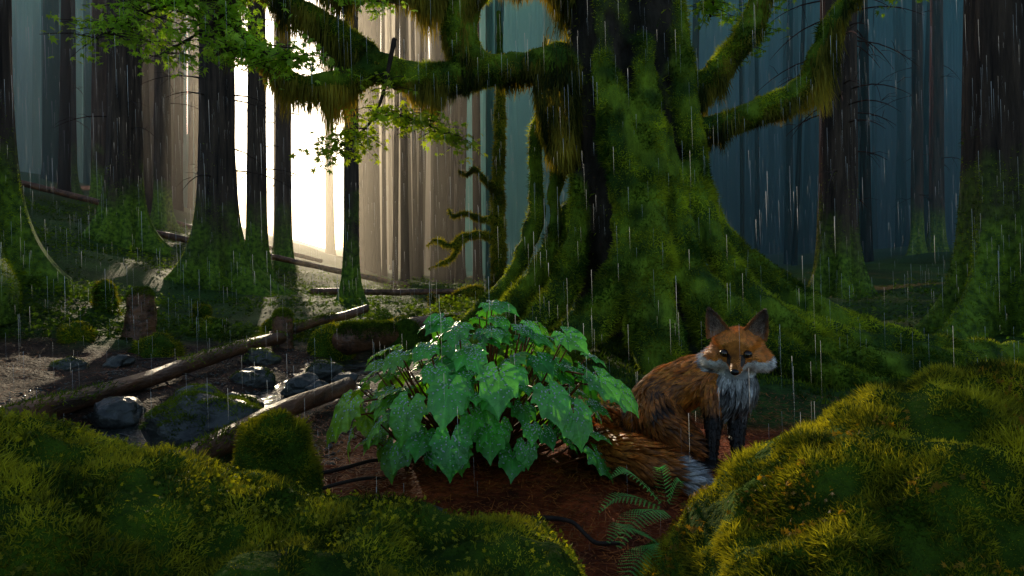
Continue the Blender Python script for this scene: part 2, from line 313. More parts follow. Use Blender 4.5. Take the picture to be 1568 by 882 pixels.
while cnt<34:
    y=rng.uniform(17,34); ang=rng.uniform(-.24,-.02); x=ang*y
    if x+.364*(y-3)<2.4: continue
    R=rng.uniform(.05,.17); z=float(tz(x,y)); l=rng.normal(0,.25); parts.append(tube([(x,y,z-.3,R*1.9),(x,y,z+.5,R*1.2),(x+l*.3,y,z+5,R*.95),(x+l,y,z+19,R*.6)],3,8)); cnt+=1
for _ in range(130):
    y=rng.uniform(62,98); ang=rng.choice([rng.uniform(-.24,-.04),rng.uniform(-.64,-.42)],p=[.7,.3]); x=ang*y; R=rng.uniform(.12,.4); z=float(tz(x,y)); parts.append(tube([(x,y,z-1,R*1.6),(x,y,z+8,R),(x+rng.normal(0,.4),y,z+34,R*.5)],2,7))
V,F=join(parts); mesh_np('distant_trees',V,F,M_fbark,None,True)
# ------------------------------------------------------------ dead mossy tree
D_=[[(-.22,11,-.2,.16),(-.22,11,.6,.12),(-.24,11,1.8,.10),(-.2,11,3.2,.08),(-.22,11,5,.05)],
 [(-.24,11,2.0,.05),(-.45,10.9,2.15,.05),(-.62,10.9,2.35,.04),(-.75,10.9,2.25,.03),(-.9,10.8,2.3,.02)],
 [(-.24,11,1.55,.05),(-.5,10.9,1.5,.05),(-.75,10.8,1.6,.045),(-.98,10.8,1.55,.03),(-1.05,10.8,1.68,.015)],
 [(-.24,11,1.15,.06),(-.5,10.8,1.25,.055),(-.8,10.8,1.2,.05),(-1.0,10.7,1.05,.045),(-1.25,10.7,1.15,.03),(-1.4,10.7,1.05,.015)],
 [(-.8,10.8,1.2,.04),(-1.0,10.7,.85,.04),(-1.2,10.7,.75,.03),(-1.38,10.7,.68,.015)],
 [(-.3,11,.1,.12),(-.6,10.8,.32,.09),(-.95,10.6,.2,.08),(-1.25,10.5,.08,.06),(-1.3,10.5,.3,.03)]]
V,F,N=remesh([tube(d,5,9) for d in D_],.025,2); V=V+N*(fbm(V,7,5,2)*.02)[:,None]
a=mesh_np('trunk',V,F,M_moss,None,True); b=tufts('moss',V,F,22000,.06,.02,lambda c,n:(c[:,2]<4)*1.,lambda P:mosscol(P,(.10,.10,.01),(.42,.40,.03)),.5); grp('dead_tree',[a,b])
# ------------------------------------------------------------ stumps, logs, rocks
def stump(name,x,y,r,h,n=2500,mossy=True,seed=0,L=.02,cut=None):
    z=float(tz(x,y))
    tp=[tube([(x,y,z-.1,r*1.3),(x,y,z+h*.3,r*1.05),(x+.02*r,y,z+h*.8,r*(.85 if mossy else 1)),(x+.03*r,y,z+h*(.9 if mossy else 1),r*(.5 if mossy else .93))],4,20)]
    if mossy:
        r_=np.random.default_rng(seed)
        for _ in range(6): a=r_.uniform(0,6.28); rr=r*r_.uniform(.35,.6); zz=z+h*r_.uniform(.2,.75); tp.append(tube([(x+math.cos(a)*r*.5,y+math.sin(a)*r*.5,zz-.01,rr),(x+math.cos(a)*r*.65,y+math.sin(a)*r*.65,zz+.01,rr*.9)],2,10))
    V,F,N=remesh(tp,max(r/12,.01),2)
    V=V+N*(fbm(V*[1,1,.6],3/r*.3,seed,3)*r*.16)[:,None]; ps=[mesh_np('stump_body',V,F,M_moss if mossy else M_wood,None,True)]
    if mossy: ps.append(tufts('moss',V,F,n,L,L*.28,lmod=.8/r,colf=lambda P:mosscol(P,(.035,.075,.006),(.48,.48,.02),1.2/r)))
    else: ps.append(tufts('moss',V,F,n//2,L,L*.3,lambda c,n_:(n_[:,2]>.3)+.05))
    return grp(name,ps)
stump('mossy_stump',-.77,2.12,.12,.29,22000,True,3,.018)
for k,(x,y,r,h,mo) in enumerate([(-3.7,6.5,.13,.42,False),(-4.55,7.3,.1,.35,True),(-2.12,6.05,.09,.30,False),(-3.2,6.9,.16,.16,True),(-1.65,6.0,.2,.22,True),(-4.0,6.0,.14,.14,True),(-3.25,6.0,.2,.12,True),(-3.6,7.6,.1,.3,True),(-1.05,6.1,.22,.26,True),(-3.0,5.6,.14,.13,True),(-2.4,6.8,.18,.16,True)]):
    stump('tree_stump' if (not mo or h>.25) else 'moss_mound',x,y,r,h,5000,mo,20+k,.03)
def log(name,p,q,r,seed=0,mossn=0,m=None):
    p=np.array(p,float);q=np.array(q,float); pts=[]
    for t in np.linspace(0,1,6): c=p+(q-p)*t; pts.append((c[0]+.02*math.sin(7*t+seed),c[1],c[2]+.012*math.sin(9*t+seed),r*(1-.15*t)*(1+.06*math.sin(13*t+seed))))
    V,F=tube(pts,8,18); V=V+np.stack([fbm(V*[8,2,8],1,seed,2)]*3,-1)*.008
    ps=[mesh_np('log_wood',V,F,m or M_wood,None,True)]
    if mossn: ps.append(tufts('moss',V,F,mossn,.025,.008,lambda c,n:np.clip(n[:,2],0,1)*(fbm(c,3,seed,2)>0.05)+.001))
    return grp(name,ps)
log('fallen_log',(-2.35,3.0,.05),(-2.1,5.9,.12),.06,1,1500)
log('fallen_log',(-1.3,2.2,.04),(-.95,3.75,.10),.055,2,600)
log('fallen_log',(-2.4,5.6,.06),(-1.55,7.0,.30),.05,3,1500)
log('fallen_log',(-9.5,16,1.65),(-3,19,.1),.09,4,3000); log('fallen_log',(-14,18,3.1),(-7,24,.8),.09,5,0); log('fallen_log',(-4.6,15,.1),(-1.2,15.5,.08),.08,6,2000)
log('fallen_log',(-1.45,5.6,.12),(-.5,6.6,.18),.13,7,12000)
for k,(p,q) in enumerate([((-.85,2.25,.03),(-.35,2.5,.06)),((-.8,2.05,.03),(-.3,2.4,.05)),((.05,2.0,.02),(.3,1.75,.03)),((-1.35,2.9,.05),(-1.25,2.75,.03)),((-2.6,4.6,.05),(-2.1,4.3,.04)),((-3.2,5.2,.05),(-2.4,4.9,.05))]): log('fallen_stick',p,q,.007,9+k,0,M_twig)
def rock(x,y,r,zc,mossn=0,seed=0,name='rock',sq=.65):
    th=np.linspace(0,math.pi,28); ph=np.arange(40)/40*2*math.pi; PH,TH=np.meshgrid(ph,th)
    D=np.stack([np.sin(TH)*np.cos(PH),np.sin(TH)*np.sin(PH),np.cos(TH)],-1); rr=1+.28*fbm(D+seed*3.1,1.4,seed,3)
    V=(D*rr[...,None]*r*np.array([1.15,.9,sq])).reshape(-1,3)+[x,y,zc]; n=40; a=np.arange(n); b=(a+1)%n
    F=np.vstack([np.stack([(i+1)*n+a,(i+1)*n+b,i*n+b,i*n+a],1) for i in range(27)])
    ps=[mesh_np('stone',V,F,M_rock,None,True)]
    if mossn: ps.append(tufts('moss',V,F,mossn,.016,.005,lambda c,n:np.clip(n[:,2]-.25,0,1)*(fbm(c,8,seed,2)>-.35)+.0001))
    return grp(name,ps)
for k,(x,y,r,z,mn) in enumerate([(-1.42,3.05,.21,.03,12000),(-1.32,4.15,.11,.0,0),(-1.2,4.05,.08,0,0),(-1.32,4.6,.12,.02,1500),(-1.55,3.7,.10,-.02,0),(-1.75,4.4,.12,0,1500),(-1.8,3.75,.13,0,2500),(-2.05,3.4,.12,0,0),(-1.12,4.4,.07,0,0),(-1.0,3.95,.06,0,0),(-2.0,2.7,.12,-.02,1500),(-1.6,2.6,.07,-.04,0),(-3.4,5.0,.13,-.02,1500),(-3.1,5.15,.09,0,0),(-2.0,5.2,.12,.02,1500),(-.28,1.95,.09,.0,1500)]): rock(x,y,r,z,mn,k+1)
n=5000; px=rng.uniform(-3.0,-.7,n); py=rng.uniform(2.4,6,n); P=np.stack([px,py,tz(px,py)],1)
oc=np.array([[1,0,0],[0,1,0],[-1,0,0],[0,-1,0],[0,0,.7],[0,0,-.7]]); of=np.array([[0,1,4],[1,2,4],[2,3,4],[3,0,4],[1,0,5],[2,1,5],[3,2,5],[0,3,5]])
Xx,Yy,Zz=frames(rng.normal(size=(n,3))*[1,1,.3],np.tile([0,0,1.],(n,1))); V,F=bake(oc,of,P,Xx,Yy,Zz,rng.uniform(.004,.015,n)); mesh_np('gravel',V,F,M_rock,None,True)
# ------------------------------------------------------------ leaf templates
def palmate(lobes,valley=.55,nseg=44,rings=4,teeth=.04,ex=1.35,broad=False):
    th=np.linspace(-2.75,2.75,nseg+1); R=np.zeros_like(th)
    for a,l,w in lobes:
        d=np.abs(th-a); R=np.maximum(R,l*(.88-.17*d/w+.12*np.exp(-d/.10)) if broad else l*np.exp(-(d/w)**ex))
    R=np.maximum(R,valley*(1-.25*np.abs(th)/2.75)); R=R*(1+teeth*np.cos(th*22))
    V=[(0,0,0)];vein=[1]
    for k in range(1,rings+1):
        f=k/rings
        for t,r in zip(th,R):
            dmin=min(abs(t-a) for a,_,_ in lobes); z=.08*f*min(dmin/.35,1)-.26*(r*f)**2
            V.append((r*f*math.sin(t)*.88,r*f*math.cos(t),z)); vein.append(max(0,1-dmin/.09))
    n=nseg+1; F=[]
    for i_ in range(nseg): F.append((0,1+i_+1,1+i_))
    for k in range(rings-1):
        for i_ in range(nseg): a=1+k*n+i_; F+=[(a,a+1,a+1+n),(a,a+1+n,a+n)]
    return np.array(V),np.array(F),np.array(vein)
TV,TFt,TVein=palmate([(0,1.12,.5),(.70,.88,.45),(-.70,.88,.45),(1.45,.74,.5),(-1.45,.74,.5),(2.2,.62,.5),(-2.2,.62,.5)],.4,66,4,.015,1.1,True)
# ------------------------------------------------------------ broadleaf plant
C=np.array([-.12,2.48,.12]); n=185; P=[];Yd=[];Nn=[];Sz=[];stems=[]
for k in range(n):
    u_=(k+.5)/n; el=math.asin(1-u_*.95); az=k*2.39996+rng.normal(0,.15); ca=math.cos(el); q=rng.uniform(.78,1.06)
    d=np.array([math.cos(az)*ca,math.sin(az)*ca,math.sin(el)]); p=C+d*np.array([.48,.36,.50])*q+rng.normal(0,.022,3)
    out=np.array([math.cos(az),math.sin(az),0]); y=unit(out*(.45+.75*math.sin(el))+np.array([0,-.1,-.65-.3*rng.random()+.55*math.sin(el)])+rng.normal(0,.28,3))
    nn=unit(d*.8+np.array([-.1,-.1,.95])+rng.normal(0,.34,3)); P.append(p);Yd.append(y);Nn.append(nn);Sz.append(rng.uniform(.06,.105))
    b=np.array([-.12,2.48,.08])+rng.normal(0,.05,3)*[1,1,0]; m_=b*.4+p*.6+np.array([0,0,-.06]); stems.append(tube([(*b,.006),(*m_,.0045),(*p,.0025)],3,5))
for x,y,z,s,dx,dy,dz in [(-.19,2.02,.25,.11,.02,-.5,-.8),(-.33,2.08,.34,.11,-.2,-.4,-.8),(-.04,2.03,.45,.12,0,-.6,-.5),(-.55,2.2,.32,.11,-.5,-.2,-.8),(.12,2.08,.38,.11,.3,-.5,-.6),(.3,2.25,.40,.11,.6,-.3,-.5),(-.60,2.3,.25,.11,-.6,0,-.7),(.38,2.35,.34,.11,.7,-.2,-.6),(-.2,2.06,.40,.12,-.1,-.5,-.6),(.2,2.12,.31,.11,.2,-.4,-.7)]:
    P.append(np.array([x,y,z]));Yd.append(unit(np.array([dx,dy,dz])));Nn.append(unit(np.array([dx*.3,-.5,.9])));Sz.append(s); stems.append(tube([(-.12,2.45,.1,.006),(x*.6-.05,y+.2,z-.03,.0045),(x,y,z,.003)],3,5))
P=np.array(P);Xx,Yy,Zz=frames(np.array(Yd),np.array(Nn)); flip=(Zz*np.array(Nn)).sum(1)<0; Zz[flip]*=-1
V,F=bake(TV,TFt,P,Xx,Yy,Zz,np.array(Sz)); cols=[]
for p in P:
    t=rng.uniform(0,1); yel=np.clip((-p[0]-.28)*3,0,1)*.8+np.clip((p[1]-2.6)*3,0,.5)
    c=np.array([.045,.30,.04])*(1-t)+np.array([.15,.60,.09])*t; c=c*(1-yel)+np.array([.38,.60,.03])*yel
    cols.append(c[None]*(1+.4*TVein[:,None]*np.array([1.3,1,1])))
lv=mesh_np('leaves',V,F,M_leaf,np.clip(np.vstack(cols),0,.8),True); V,F=join(stems); st=mesh_np('stems',V,F,M_stem)
a=lv.data; nv=len(P)*len(TV); co=np.empty(nv*3,np.float32); a.vertices.foreach_get('co',co); co=co.reshape(len(P),len(TV),3)
ids=rng.integers(0,len(P),14000); vi=rng.integers(2,len(TV)-68,14000); jj=rng.random((14000,1)); pp=co[ids,vi]*jj+co[ids,vi-1]*(1-jj)
fx,fy,fz=frames(Yy[ids],Zz[ids]); V,F=bake(oc*[1,1,.7],of,pp+Zz[ids]*.001,fx,fy,fz,rng.uniform(.0012,.0038,14000))
M_bead=mat('water_bead',(.6,.68,.66),rough=.05,spec=1.0); bd=mesh_np('water_beads',V,F,M_bead,None,True)
grp('broadleaf_plant',[lv,st,bd])
# ------------------------------------------------------------ maple branches
MV,MFt,_=palmate([(0,1,.4),(.8,.85,.36),(-.8,.85,.36),(1.7,.6,.4),(-1.7,.6,.4)],.35,20,1,0)
def maple(branches,nleaf,spread,size,c1,c2,name='maple_branch'):
    tw=[];P=[]
    for br in branches:
        tw.append(tube(br,5,6)); Cc=catmull(br,8)[:,:3]
        for _ in range(max(4,int(nleaf/len(branches)/9))):
            k=rng.integers(len(Cc)//6,len(Cc)); s=Cc[k]; az=rng.uniform(0,6.28); l=spread*rng.uniform(.3,1); e=s+np.array([math.cos(az)*l,math.sin(az)*l,rng.normal(0,.05)-.1*l])
            tw.append(tube([(*s,.004),(*((s+e)/2+[0,0,.02]),.003),(*e,.0015)],2,4))
            for _k in range(9): f=rng.uniform(.25,1.1); P.append(s+(e-s)*f+rng.normal(0,.035,3)*[1,1,.6])
    P=np.array(P); n=len(P); Xx,Yy,Zz=frames(rng.normal(size=(n,3))*[1,1,.35]-[0,0,.4],unit(rng.normal(0,.5,(n,3))+[0,-.45,.8])); V,F=bake(MV,MFt,P,Xx,Yy,Zz,size*rng.uniform(.6,1.2,n))
    c=lerp(c1,c2,rng.random(n)); l=mesh_np('leaves',V,F,M_maple,np.repeat(c,len(MV),0)); V,F=join(tw); return grp(name,[l,mesh_np('twigs',V,F,M_twig)])
g1,g2=(.28,.52,.04),(.52,.74,.08)
maple([[(-1.0,4.6,3.2,.03),(-1.6,4.3,2.75,.02),(-1.9,4.2,2.35,.012),(-2.2,4.1,2.1,.006)],[(-1.8,4.2,2.5,.014),(-2.2,4.1,2.4,.009),(-2.6,4.1,2.2,.004)],[(-1.85,4.2,2.35,.01),(-1.6,4.2,2.15,.007),(-1.35,4.2,2.1,.004)],[(-1.6,4.3,2.7,.014),(-2.1,4.2,2.65,.008),(-2.5,4.2,2.5,.004)]],2900,.36,.043,g1,g2)
maple([[(-.9,5.0,2.5,.02),(-1.0,4.95,2.0,.012),(-1.15,4.9,1.75,.008),(-1.4,4.9,1.6,.004)],[(-1.0,4.95,1.95,.01),(-.7,4.9,1.85,.008),(-.35,4.9,1.7,.004)]],1000,.28,.045,(.32,.46,.02),(.52,.62,.04))
maple([[(-2.8,4.2,3.0,.02),(-2.5,4.2,2.7,.012),(-2.2,4.2,2.5,.006)],[(-1.5,4.4,3.3,.02),(-1.2,4.4,2.8,.01),(-.95,4.4,2.55,.005)]],1400,.3,.045,g1,g2)
maple([[(2.4,5.6,3.6,.02),(2.1,5.6,2.9,.012),(2.0,5.6,2.55,.006)],[(1.8,5.6,3.4,.02),(1.7,5.6,2.9,.01)],[(2.9,5.0,3.4,.02),(3.0,5.0,2.9,.006)]],1300,.3,.045,(.16,.34,.03),(.32,.54,.04))
# ------------------------------------------------------------ mossy banks in front
def bank(pts,x0,x1,yr,seed,wf=.62,wb=.40):
    pts=np.array(pts); xs=np.arange(x0,x1,.016); ys=np.arange(-.3,2.4,.016); X,Y=np.meshgrid(xs,ys); H=np.interp(X,pts[:,0],pts[:,1]); 
    yy=Y-yr-.05*np.sin(X*3+seed); g=np.where(yy<0,np.exp(-np.abs(yy/wf)**2),np.exp(-np.abs(yy/wb)**2.2)); Z=H*g-.06
    P=np.stack([X,Y,Z],-1); lump=1-np.abs(fbm(P,6,seed+9,2)); Z=Z+(fbm(P,4.5,seed,3)*.03+(lump-.6)*.05+fbm(P,18,seed+5,2)*.014)*np.clip(H*3,0,1)
    V=np.stack([X,Y,Z],-1).reshape(-1,3); w=len(xs); i,j=np.meshgrid(np.arange(w-1),np.arange(len(ys)-1)); q=(j*w+i).ravel(); F=np.stack([q,q+1,q+w+1,q+w],1)
    o=mesh_np('bank_soil',V,F,M_moss,None,True)
    vis=lambda c,n:(c[:,1]>.55)*(c[:,2]>.02)*np.where(np.abs(c[:,0])<c[:,1]*1.0+.2,1,.05)*np.clip(1.6/(.3+c[:,1]),.5,2)
    return V,F,o,vis
# shade painted into moss and sprig colour: darkens down each bank's near face
def bank_shade(P,c,lo,hi): 
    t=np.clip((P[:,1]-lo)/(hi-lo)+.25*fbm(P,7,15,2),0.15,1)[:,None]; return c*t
bcolR=lambda P:bank_shade(P,mosscol(P,(.035,.065,.005),(.64,.62,.04),11),.66,1.06)
bcolL=lambda P:bank_shade(P,mosscol(P,(.025,.055,.005),(.60,.60,.04),11),.74,1.10)
V,F,o,vis=bank([(.16,0),(.25,.05),(.33,.2),(.40,.34),(.49,.43),(.60,.50),(.73,.56),(.85,.595),(1.02,.62),(1.4,.65),(2.2,.6),(2.8,.3)],.16,2.8,1.3,5)
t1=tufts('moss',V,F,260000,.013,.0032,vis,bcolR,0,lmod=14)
P,N=sample(V,F,4000,lambda c,n:vis(c,n)*(fbm(c,5,9,2)>.2)); Xx,Yy,Zz=frames(unit(N*.5+rng.normal(0,.6,P.shape)),N+rng.normal(0,.4,P.shape)); 
V2,F2=bake(MV,MFt,P+N*.01,Xx,Yy,Zz,rng.uniform(.004,.012,len(P))); t2=mesh_np('sprigs',V2,F2,M_maple,np.repeat(bank_shade(P,lerp((.2,.15,.01),(.56,.28,.015),rng.random(len(P))),.6,1.0),len(MV),0))
grp('mossy_bank',[o,t1,t2])
V,F,o,vis=bank([(-2.6,.5),(-1.6,.62),(-.94,.575),(-.83,.54),(-.7,.49),(-.6,.44),(-.46,.385),(-.35,.365),(-.27,.355),(.02,.35),(.08,.33),(.13,.27),(.17,.15),(.22,.03),(.26,0)],-2.6,.27,1.2,9)
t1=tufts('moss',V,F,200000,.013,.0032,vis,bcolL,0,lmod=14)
P,N=sample(V,F,9000,lambda c,n:vis(c,n)*np.clip(fbm(c,4,19,2)+.3-c[:,0]*.3,0,1)); Xx,Yy,Zz=frames(unit(N*.6+rng.normal(0,.6,P.shape)),N+rng.normal(0,.5,P.shape))
V2,F2=bake(MV,MFt,P+N*.012,Xx,Yy,Zz,rng.uniform(.004,.011,len(P))); t2=mesh_np('sprigs',V2,F2,M_maple,np.repeat(bank_shade(P,lerp((.12,.18,.012),(.58,.52,.02),rng.random(len(P))),.75,1.12),len(MV),0))
grp('mossy_bank',[o,t1,t2])
# ------------------------------------------------------------ needle litter
n=30000; x=rng.normal(.3,.9,n); y=rng.uniform(1.5,3.6,n); x[:6000]=rng.uniform(-4.5,-1,6000); y[:6000]=rng.uniform(2.8,6.2,6000); a=rng.random(n)*6.28; P=np.stack([x,y,tz(x,y)+.014],1)
D=unit(np.stack([np.cos(a),np.sin(a),rng.normal(0,.15,n)],1)); V,F=blades(P,D,rng.uniform(.02,.07,n),.003,unit(np.cross(D,np.tile([0,0,1.],(n,1)))))
mesh_np('pine_needle_litter',V,F,M_litter,np.repeat(lerp((.10,.02,.008),(.75,.19,.03),rng.random(n)),3,0))
# ------------------------------------------------------------ undergrowth
def under(n,xr,yr,size,c1,c2,keep=None,name='undergrowth'):
    x=rng.uniform(*xr,n); y=rng.uniform(*yr,n); P=np.stack([x,y,0*x],1); k=fbm(P,.9,77,3)>-.25
    if keep is not None: k&=keep(x,y)
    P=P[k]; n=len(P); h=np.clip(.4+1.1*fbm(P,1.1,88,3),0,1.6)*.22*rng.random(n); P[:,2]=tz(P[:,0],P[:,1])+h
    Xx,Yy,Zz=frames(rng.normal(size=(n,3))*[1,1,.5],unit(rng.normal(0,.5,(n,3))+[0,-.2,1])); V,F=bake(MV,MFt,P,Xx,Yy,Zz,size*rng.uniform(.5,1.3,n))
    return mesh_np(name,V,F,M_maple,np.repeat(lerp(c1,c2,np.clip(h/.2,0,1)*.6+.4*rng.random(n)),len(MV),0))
far=lambda x,y:(((x+2.6)/2.0)**2+((y-4.4)/1.9)**2>1.25)
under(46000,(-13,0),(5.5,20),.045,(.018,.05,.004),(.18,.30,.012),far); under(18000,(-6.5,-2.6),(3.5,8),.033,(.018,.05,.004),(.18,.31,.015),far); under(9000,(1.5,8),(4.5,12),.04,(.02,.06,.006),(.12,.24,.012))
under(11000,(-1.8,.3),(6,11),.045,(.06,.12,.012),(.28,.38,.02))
n=60000; x=rng.uniform(-3,4,n); y=rng.uniform(3.4,8,n); k=far(x,y)&(fbm(np.stack([x,y,0*x],1),1.3,5,2)>-.3); x=x[k];y=y[k]; P=np.stack([x,y,tz(x,y)],1); D=unit(rng.normal(0,.5,P.shape)+[0,0,1]); V,F=blades(P,D,rng.uniform(.02,.05,len(P)),.012); mesh_np('ground_moss',V,F,M_tuft,np.repeat(mosscol(P),3,0))
# ------------------------------------------------------------ fern
def fern(base,fronds):
    Vs=[];Fs=[];o=0;st=[]
    for (dx,dy,dz,L) in fronds:
        b=np.array(base); d=unit(np.array([dx,dy,dz])); C_=catmull([b,b+d*L*.4+[0,0,L*.10],b+d*L*.75+[0,0,L*.07],b+d*L+[0,0,-.03]],6); st.append(tube([(*p,.0013) for p in C_[::3]],2,4)); m=len(C_); side=unit(np.cross(d,[0,0,1]))
        for k in range(2,m):
              p=C_[k]; t=k/m; w=L*.27*math.sin(math.pi*min(1,t*.9+.1))**.7*(1.05-t*.5); wid=L/m*.36
              for s in (-1,1):
                dd=unit(side*s+d*.45+np.array([0,0,-.12])); nrm=unit(np.cross(dd,[0,0,1]))
                for q in np.linspace(.05,1,8):
                    c=p+dd*w*q; pw=wid*(1.2-q)+.0010
                    for s2 in (-1,1):
                        t_=c+unit(nrm*s2+dd*.5)*pw*1.2; Vs+= [c-dd*w*.065,c+dd*w*.065,t_]; Fs.append((o,o+1,o+2)); o+=3
    l=mesh_np('fronds',np.array(Vs),np.array(Fs),M_maple,np.tile([.28,.80,.20],(len(Vs),1))); V,F=join(st); grp('fern',[l,mesh_np('stalks',V,F,M_stem)])
fern((.42,1.76,.13),[(-.8,-.1,.15,.19),(-.7,-.0,.55,.19),(-.55,-.55,-.0,.22),(-.1,.2,.7,.13),(.3,.1,.6,.10)])
fern((.36,1.6,.11),[(-.5,-.3,.25,.17),(-.45,-.6,-.1,.19),(-.1,-.7,.1,.15)])
# ------------------------------------------------------------ fox
def build_fox():
    spine=[(.872,2.54,.43,.060),(.845,2.58,.405,.072),(.80,2.61,.355,.085),(.725,2.66,.315,.090),(.64,2.70,.26,.100),(.58,2.72,.18,.105),(.545,2.74,.10,.08)]
    chest=[(.855,2.52,.41,.050),(.865,2.51,.35,.066),(.860,2.51,.29,.064),(.84,2.53,.24,.045)]
    haunch=[(.60,2.68,.23,.085),(.60,2.62,.16,.095),(.65,2.56,.11,.072),(.70,2.53,.085,.045)]
    shank=[(.70,2.53,.09,.040),(.655,2.54,.05,.033),(.63,2.54,.03,.028),(.68,2.49,.022,.026),(.72,2.46,.02,.026)]
    haunch2=[(.64,2.76,.2,.075),(.68,2.76,.12,.07),(.74,2.72,.06,.045),(.78,2.68,.025,.03)]
    leg1=[(.795,2.55,.31,.062),(.782,2.53,.22,.040),(.770,2.505,.12,.026),(.764,2.50,.05,.021),(.757,2.48,.025,.027),(.75,2.455,.018,.022)]
    leg2=[(.875,2.54,.29,.054),(.868,2.52,.20,.037),(.858,2.49,.11,.026),(.856,2.48,.05,.021),(.85,2.46,.025,.027),(.845,2.435,.018,.022)]
    tail=[(.53,2.80,.10,.045),(.42,2.76,.10,.058),(.33,2.64,.10,.068),(.30,2.50,.10,.074),(.36,2.38,.10,.077),(.45,2.30,.09,.074),(.54,2.26,.07,.060),(.60,2.24,.055,.040),(.65,2.23,.045,.014)]
    f=unit(np.array([-.36,-.90,-.22])); r=unit(np.cross(f,[0,0,1.])); r=-r if r[0]<0 else r; u=np.cross(r,f); u=u if u[2]>0 else -u
    H=np.array([.850,2.47,.47])
    def hl(a,b,c): return H+r*a+f*b+u*c
    def ht(rows,per=4,n=12): return tube([(*hl(a,b,c),rr) for a,b,c,rr in rows],per,n)
    head=[ht([(0,-.05,-.02,.06),(0,-.01,0,.074),(0,.03,.005,.062),(0,.05,.0,.045)]),
      ht([(0,.03,-.01,.05),(0,.065,-.024,.036),(0,.10,-.034,.024),(0,.128,-.037,.018),(0,.138,-.038,.014)]),
      ht([(0,.02,-.045,.035),(0,.07,-.05,.022),(0,.11,-.052,.014),(0,.122,-.052,.010)])]
    for s in (-1,1):
        head.append(ht([(s*.02,.02,-.02,.04),(s*.06,.005,-.035,.042),(s*.09,-.01,-.05,.028),(s*.11,-.02,-.062,.012)]))
        head.append(ht([(s*.02,.045,.022,.018),(s*.035,.045,.026,.017),(s*.05,.03,.028,.016)]))
    allb=[(spine,1,'body'),(chest,1,'chest'),(haunch,1,'haunch'),(shank,1,'leg'),(haunch2,1,'haunch'),(leg1,1,'leg'),(leg2,1,'leg'),(tail,1,'tail')]
    V,F,N=remesh([tube(b[0],6,16) for b in allb]+head,.0085,3)
    S0=[];ST=[];lab=[];SR=[]
    for b,_,nm in allb:
        c=catmull(b,5); t=unit(np.gradient(c[:,:3],axis=0)); S0.append(c[:,:3]); ST.append(t); SR.append(c[:,3]); lab+= [nm]*len(c)
    S0=np.vstack(S0);ST=np.vstack(ST);SR=np.concatenate(SR); lab=np.array(lab)
    def info(P):
        o=np.empty(len(P),int)
        for s in range(0,len(P),20000):
            d=np.linalg.norm(P[s:s+20000,None]-S0[None],axis=2)/SR[None]; o[s:s+20000]=d.argmin(1)
        return o
    def local(P): q=P-H; return q@r,q@f,q@u
    def color(P,jit=True):
        o=info(P); L=lab[o]; a,b,c=local(P); n=len(P)
        orange=np.array([.95,.31,.04]); dk=np.array([.06,.04,.03]); wh=np.array([.92,.90,.85]); gr=np.array([.22,.19,.17]); br=np.array([.60,.20,.04])
        streak=fbm(P@np.stack([[.6,.2,.7],[-.7,0,.6],[0,.8,0]]).T*[14,45,45],1,7,2)+ (rng.normal(0,.3,n) if jit else 0)
        col=np.tile(orange,(n,1))
        body=(L=='body'); col=np.where(body[:,None],lerp(orange,br*.45,.0+streak*1.0),col)
        low=np.clip((.66-P[:,0])/.10,0,1); col=np.where(body[:,None],lerp(col,gr*.5,low*(.25+streak*.8)),col)
        ch=L=='chest'; col=np.where(ch[:,None],lerp(gr*.45,wh*.85,.4+streak*.7+np.clip((P[:,2]-.33)*6,-.3,.6)),col)
        ha=L=='haunch'; col=np.where(ha[:,None],lerp(br*1.2,dk,.1+streak*1.1),col)
        lg=L=='leg'; up=np.clip((P[:,2]-.20)/.08,0,1); col=np.where(lg[:,None],lerp(dk*.5,lerp(orange,br,.2+streak),up),col)
        ta=L=='tail'; tipm=(P[:,0]>.56)&(P[:,1]<2.36); col=np.where(ta[:,None],lerp(lerp(br*.8,orange*1.,np.clip((P[:,2]-.06)*10,0,1)),dk*.8,-.1+streak*.9),col); col=np.where((ta&tipm)[:,None],wh*.9,col)
        hd=(np.sqrt((a/1.1)**2+b**2+c**2)<.155)&(c>-.105)&(b>-.075)
        hc=lerp(orange,br,.05+streak*.5)
        white=((c<-.030-.10*np.clip(b-.05,0,1)+.1*0)&(np.abs(a)>.022))|(c<-.05)|((np.abs(a)>.055)&(c<-.035))
        hc=np.where(white[:,None],wh,hc)
        muz=(b>.07)&(np.abs(a)<.018)&(c>-.04); hc=np.where(muz[:,None],orange*.7,hc)
        tear=(b>.05)&(np.abs(np.abs(a)-.024)<.007)&(c>-.03)&(c<.005); hc=np.where(tear[:,None],dk,hc)
        ruf=(b<.0)&(c<-.06); hc=np.where(ruf[:,None],lerp(gr,wh,.5+streak),hc)
        col=np.where(hd[:,None],hc,col); return np.clip(col,0,1),L,hd,o
    c0,_,_,_=color(V,False); body=mesh_np('body',V,F,M_skin,c0*.45,True)
    n=95000; P,Nn=sample(V,F,n,lambda c,n_:1+1.8*(np.linalg.norm(c-H,axis=1)<.15)); col,L,hd,o=color(P); a,b,c=local(P)
    flow=ST[o].copy(); 
    hf=unit(-f[None]*.8+r[None]*a[:,None]*9+u[None]*(c[:,None]*7-.1)); flow[hd]=hf[hd]
    flow[(L=='body')&~hd]+=np.array([0,0,-.35]); flow[L=='leg']=flow[L=='leg']*.3+[0,0,-.8]
    lift=np.where(L=='tail',.5,np.where(hd,.28,.38))[:,None]; D=unit(unit(flow)*1.0+Nn*lift+rng.normal(0,.10,P.shape)+.35*np.stack([fbm(P,22,k,1) for k in (91,92,93)],1))
    ln=np.select([hd&(b>.06),hd&(np.abs(a)>.06),hd,L=='tail',L=='leg',L=='chest'],[.006,.030,.014,.045,.012,.036],.038)*rng.uniform(.6,1.25,n)
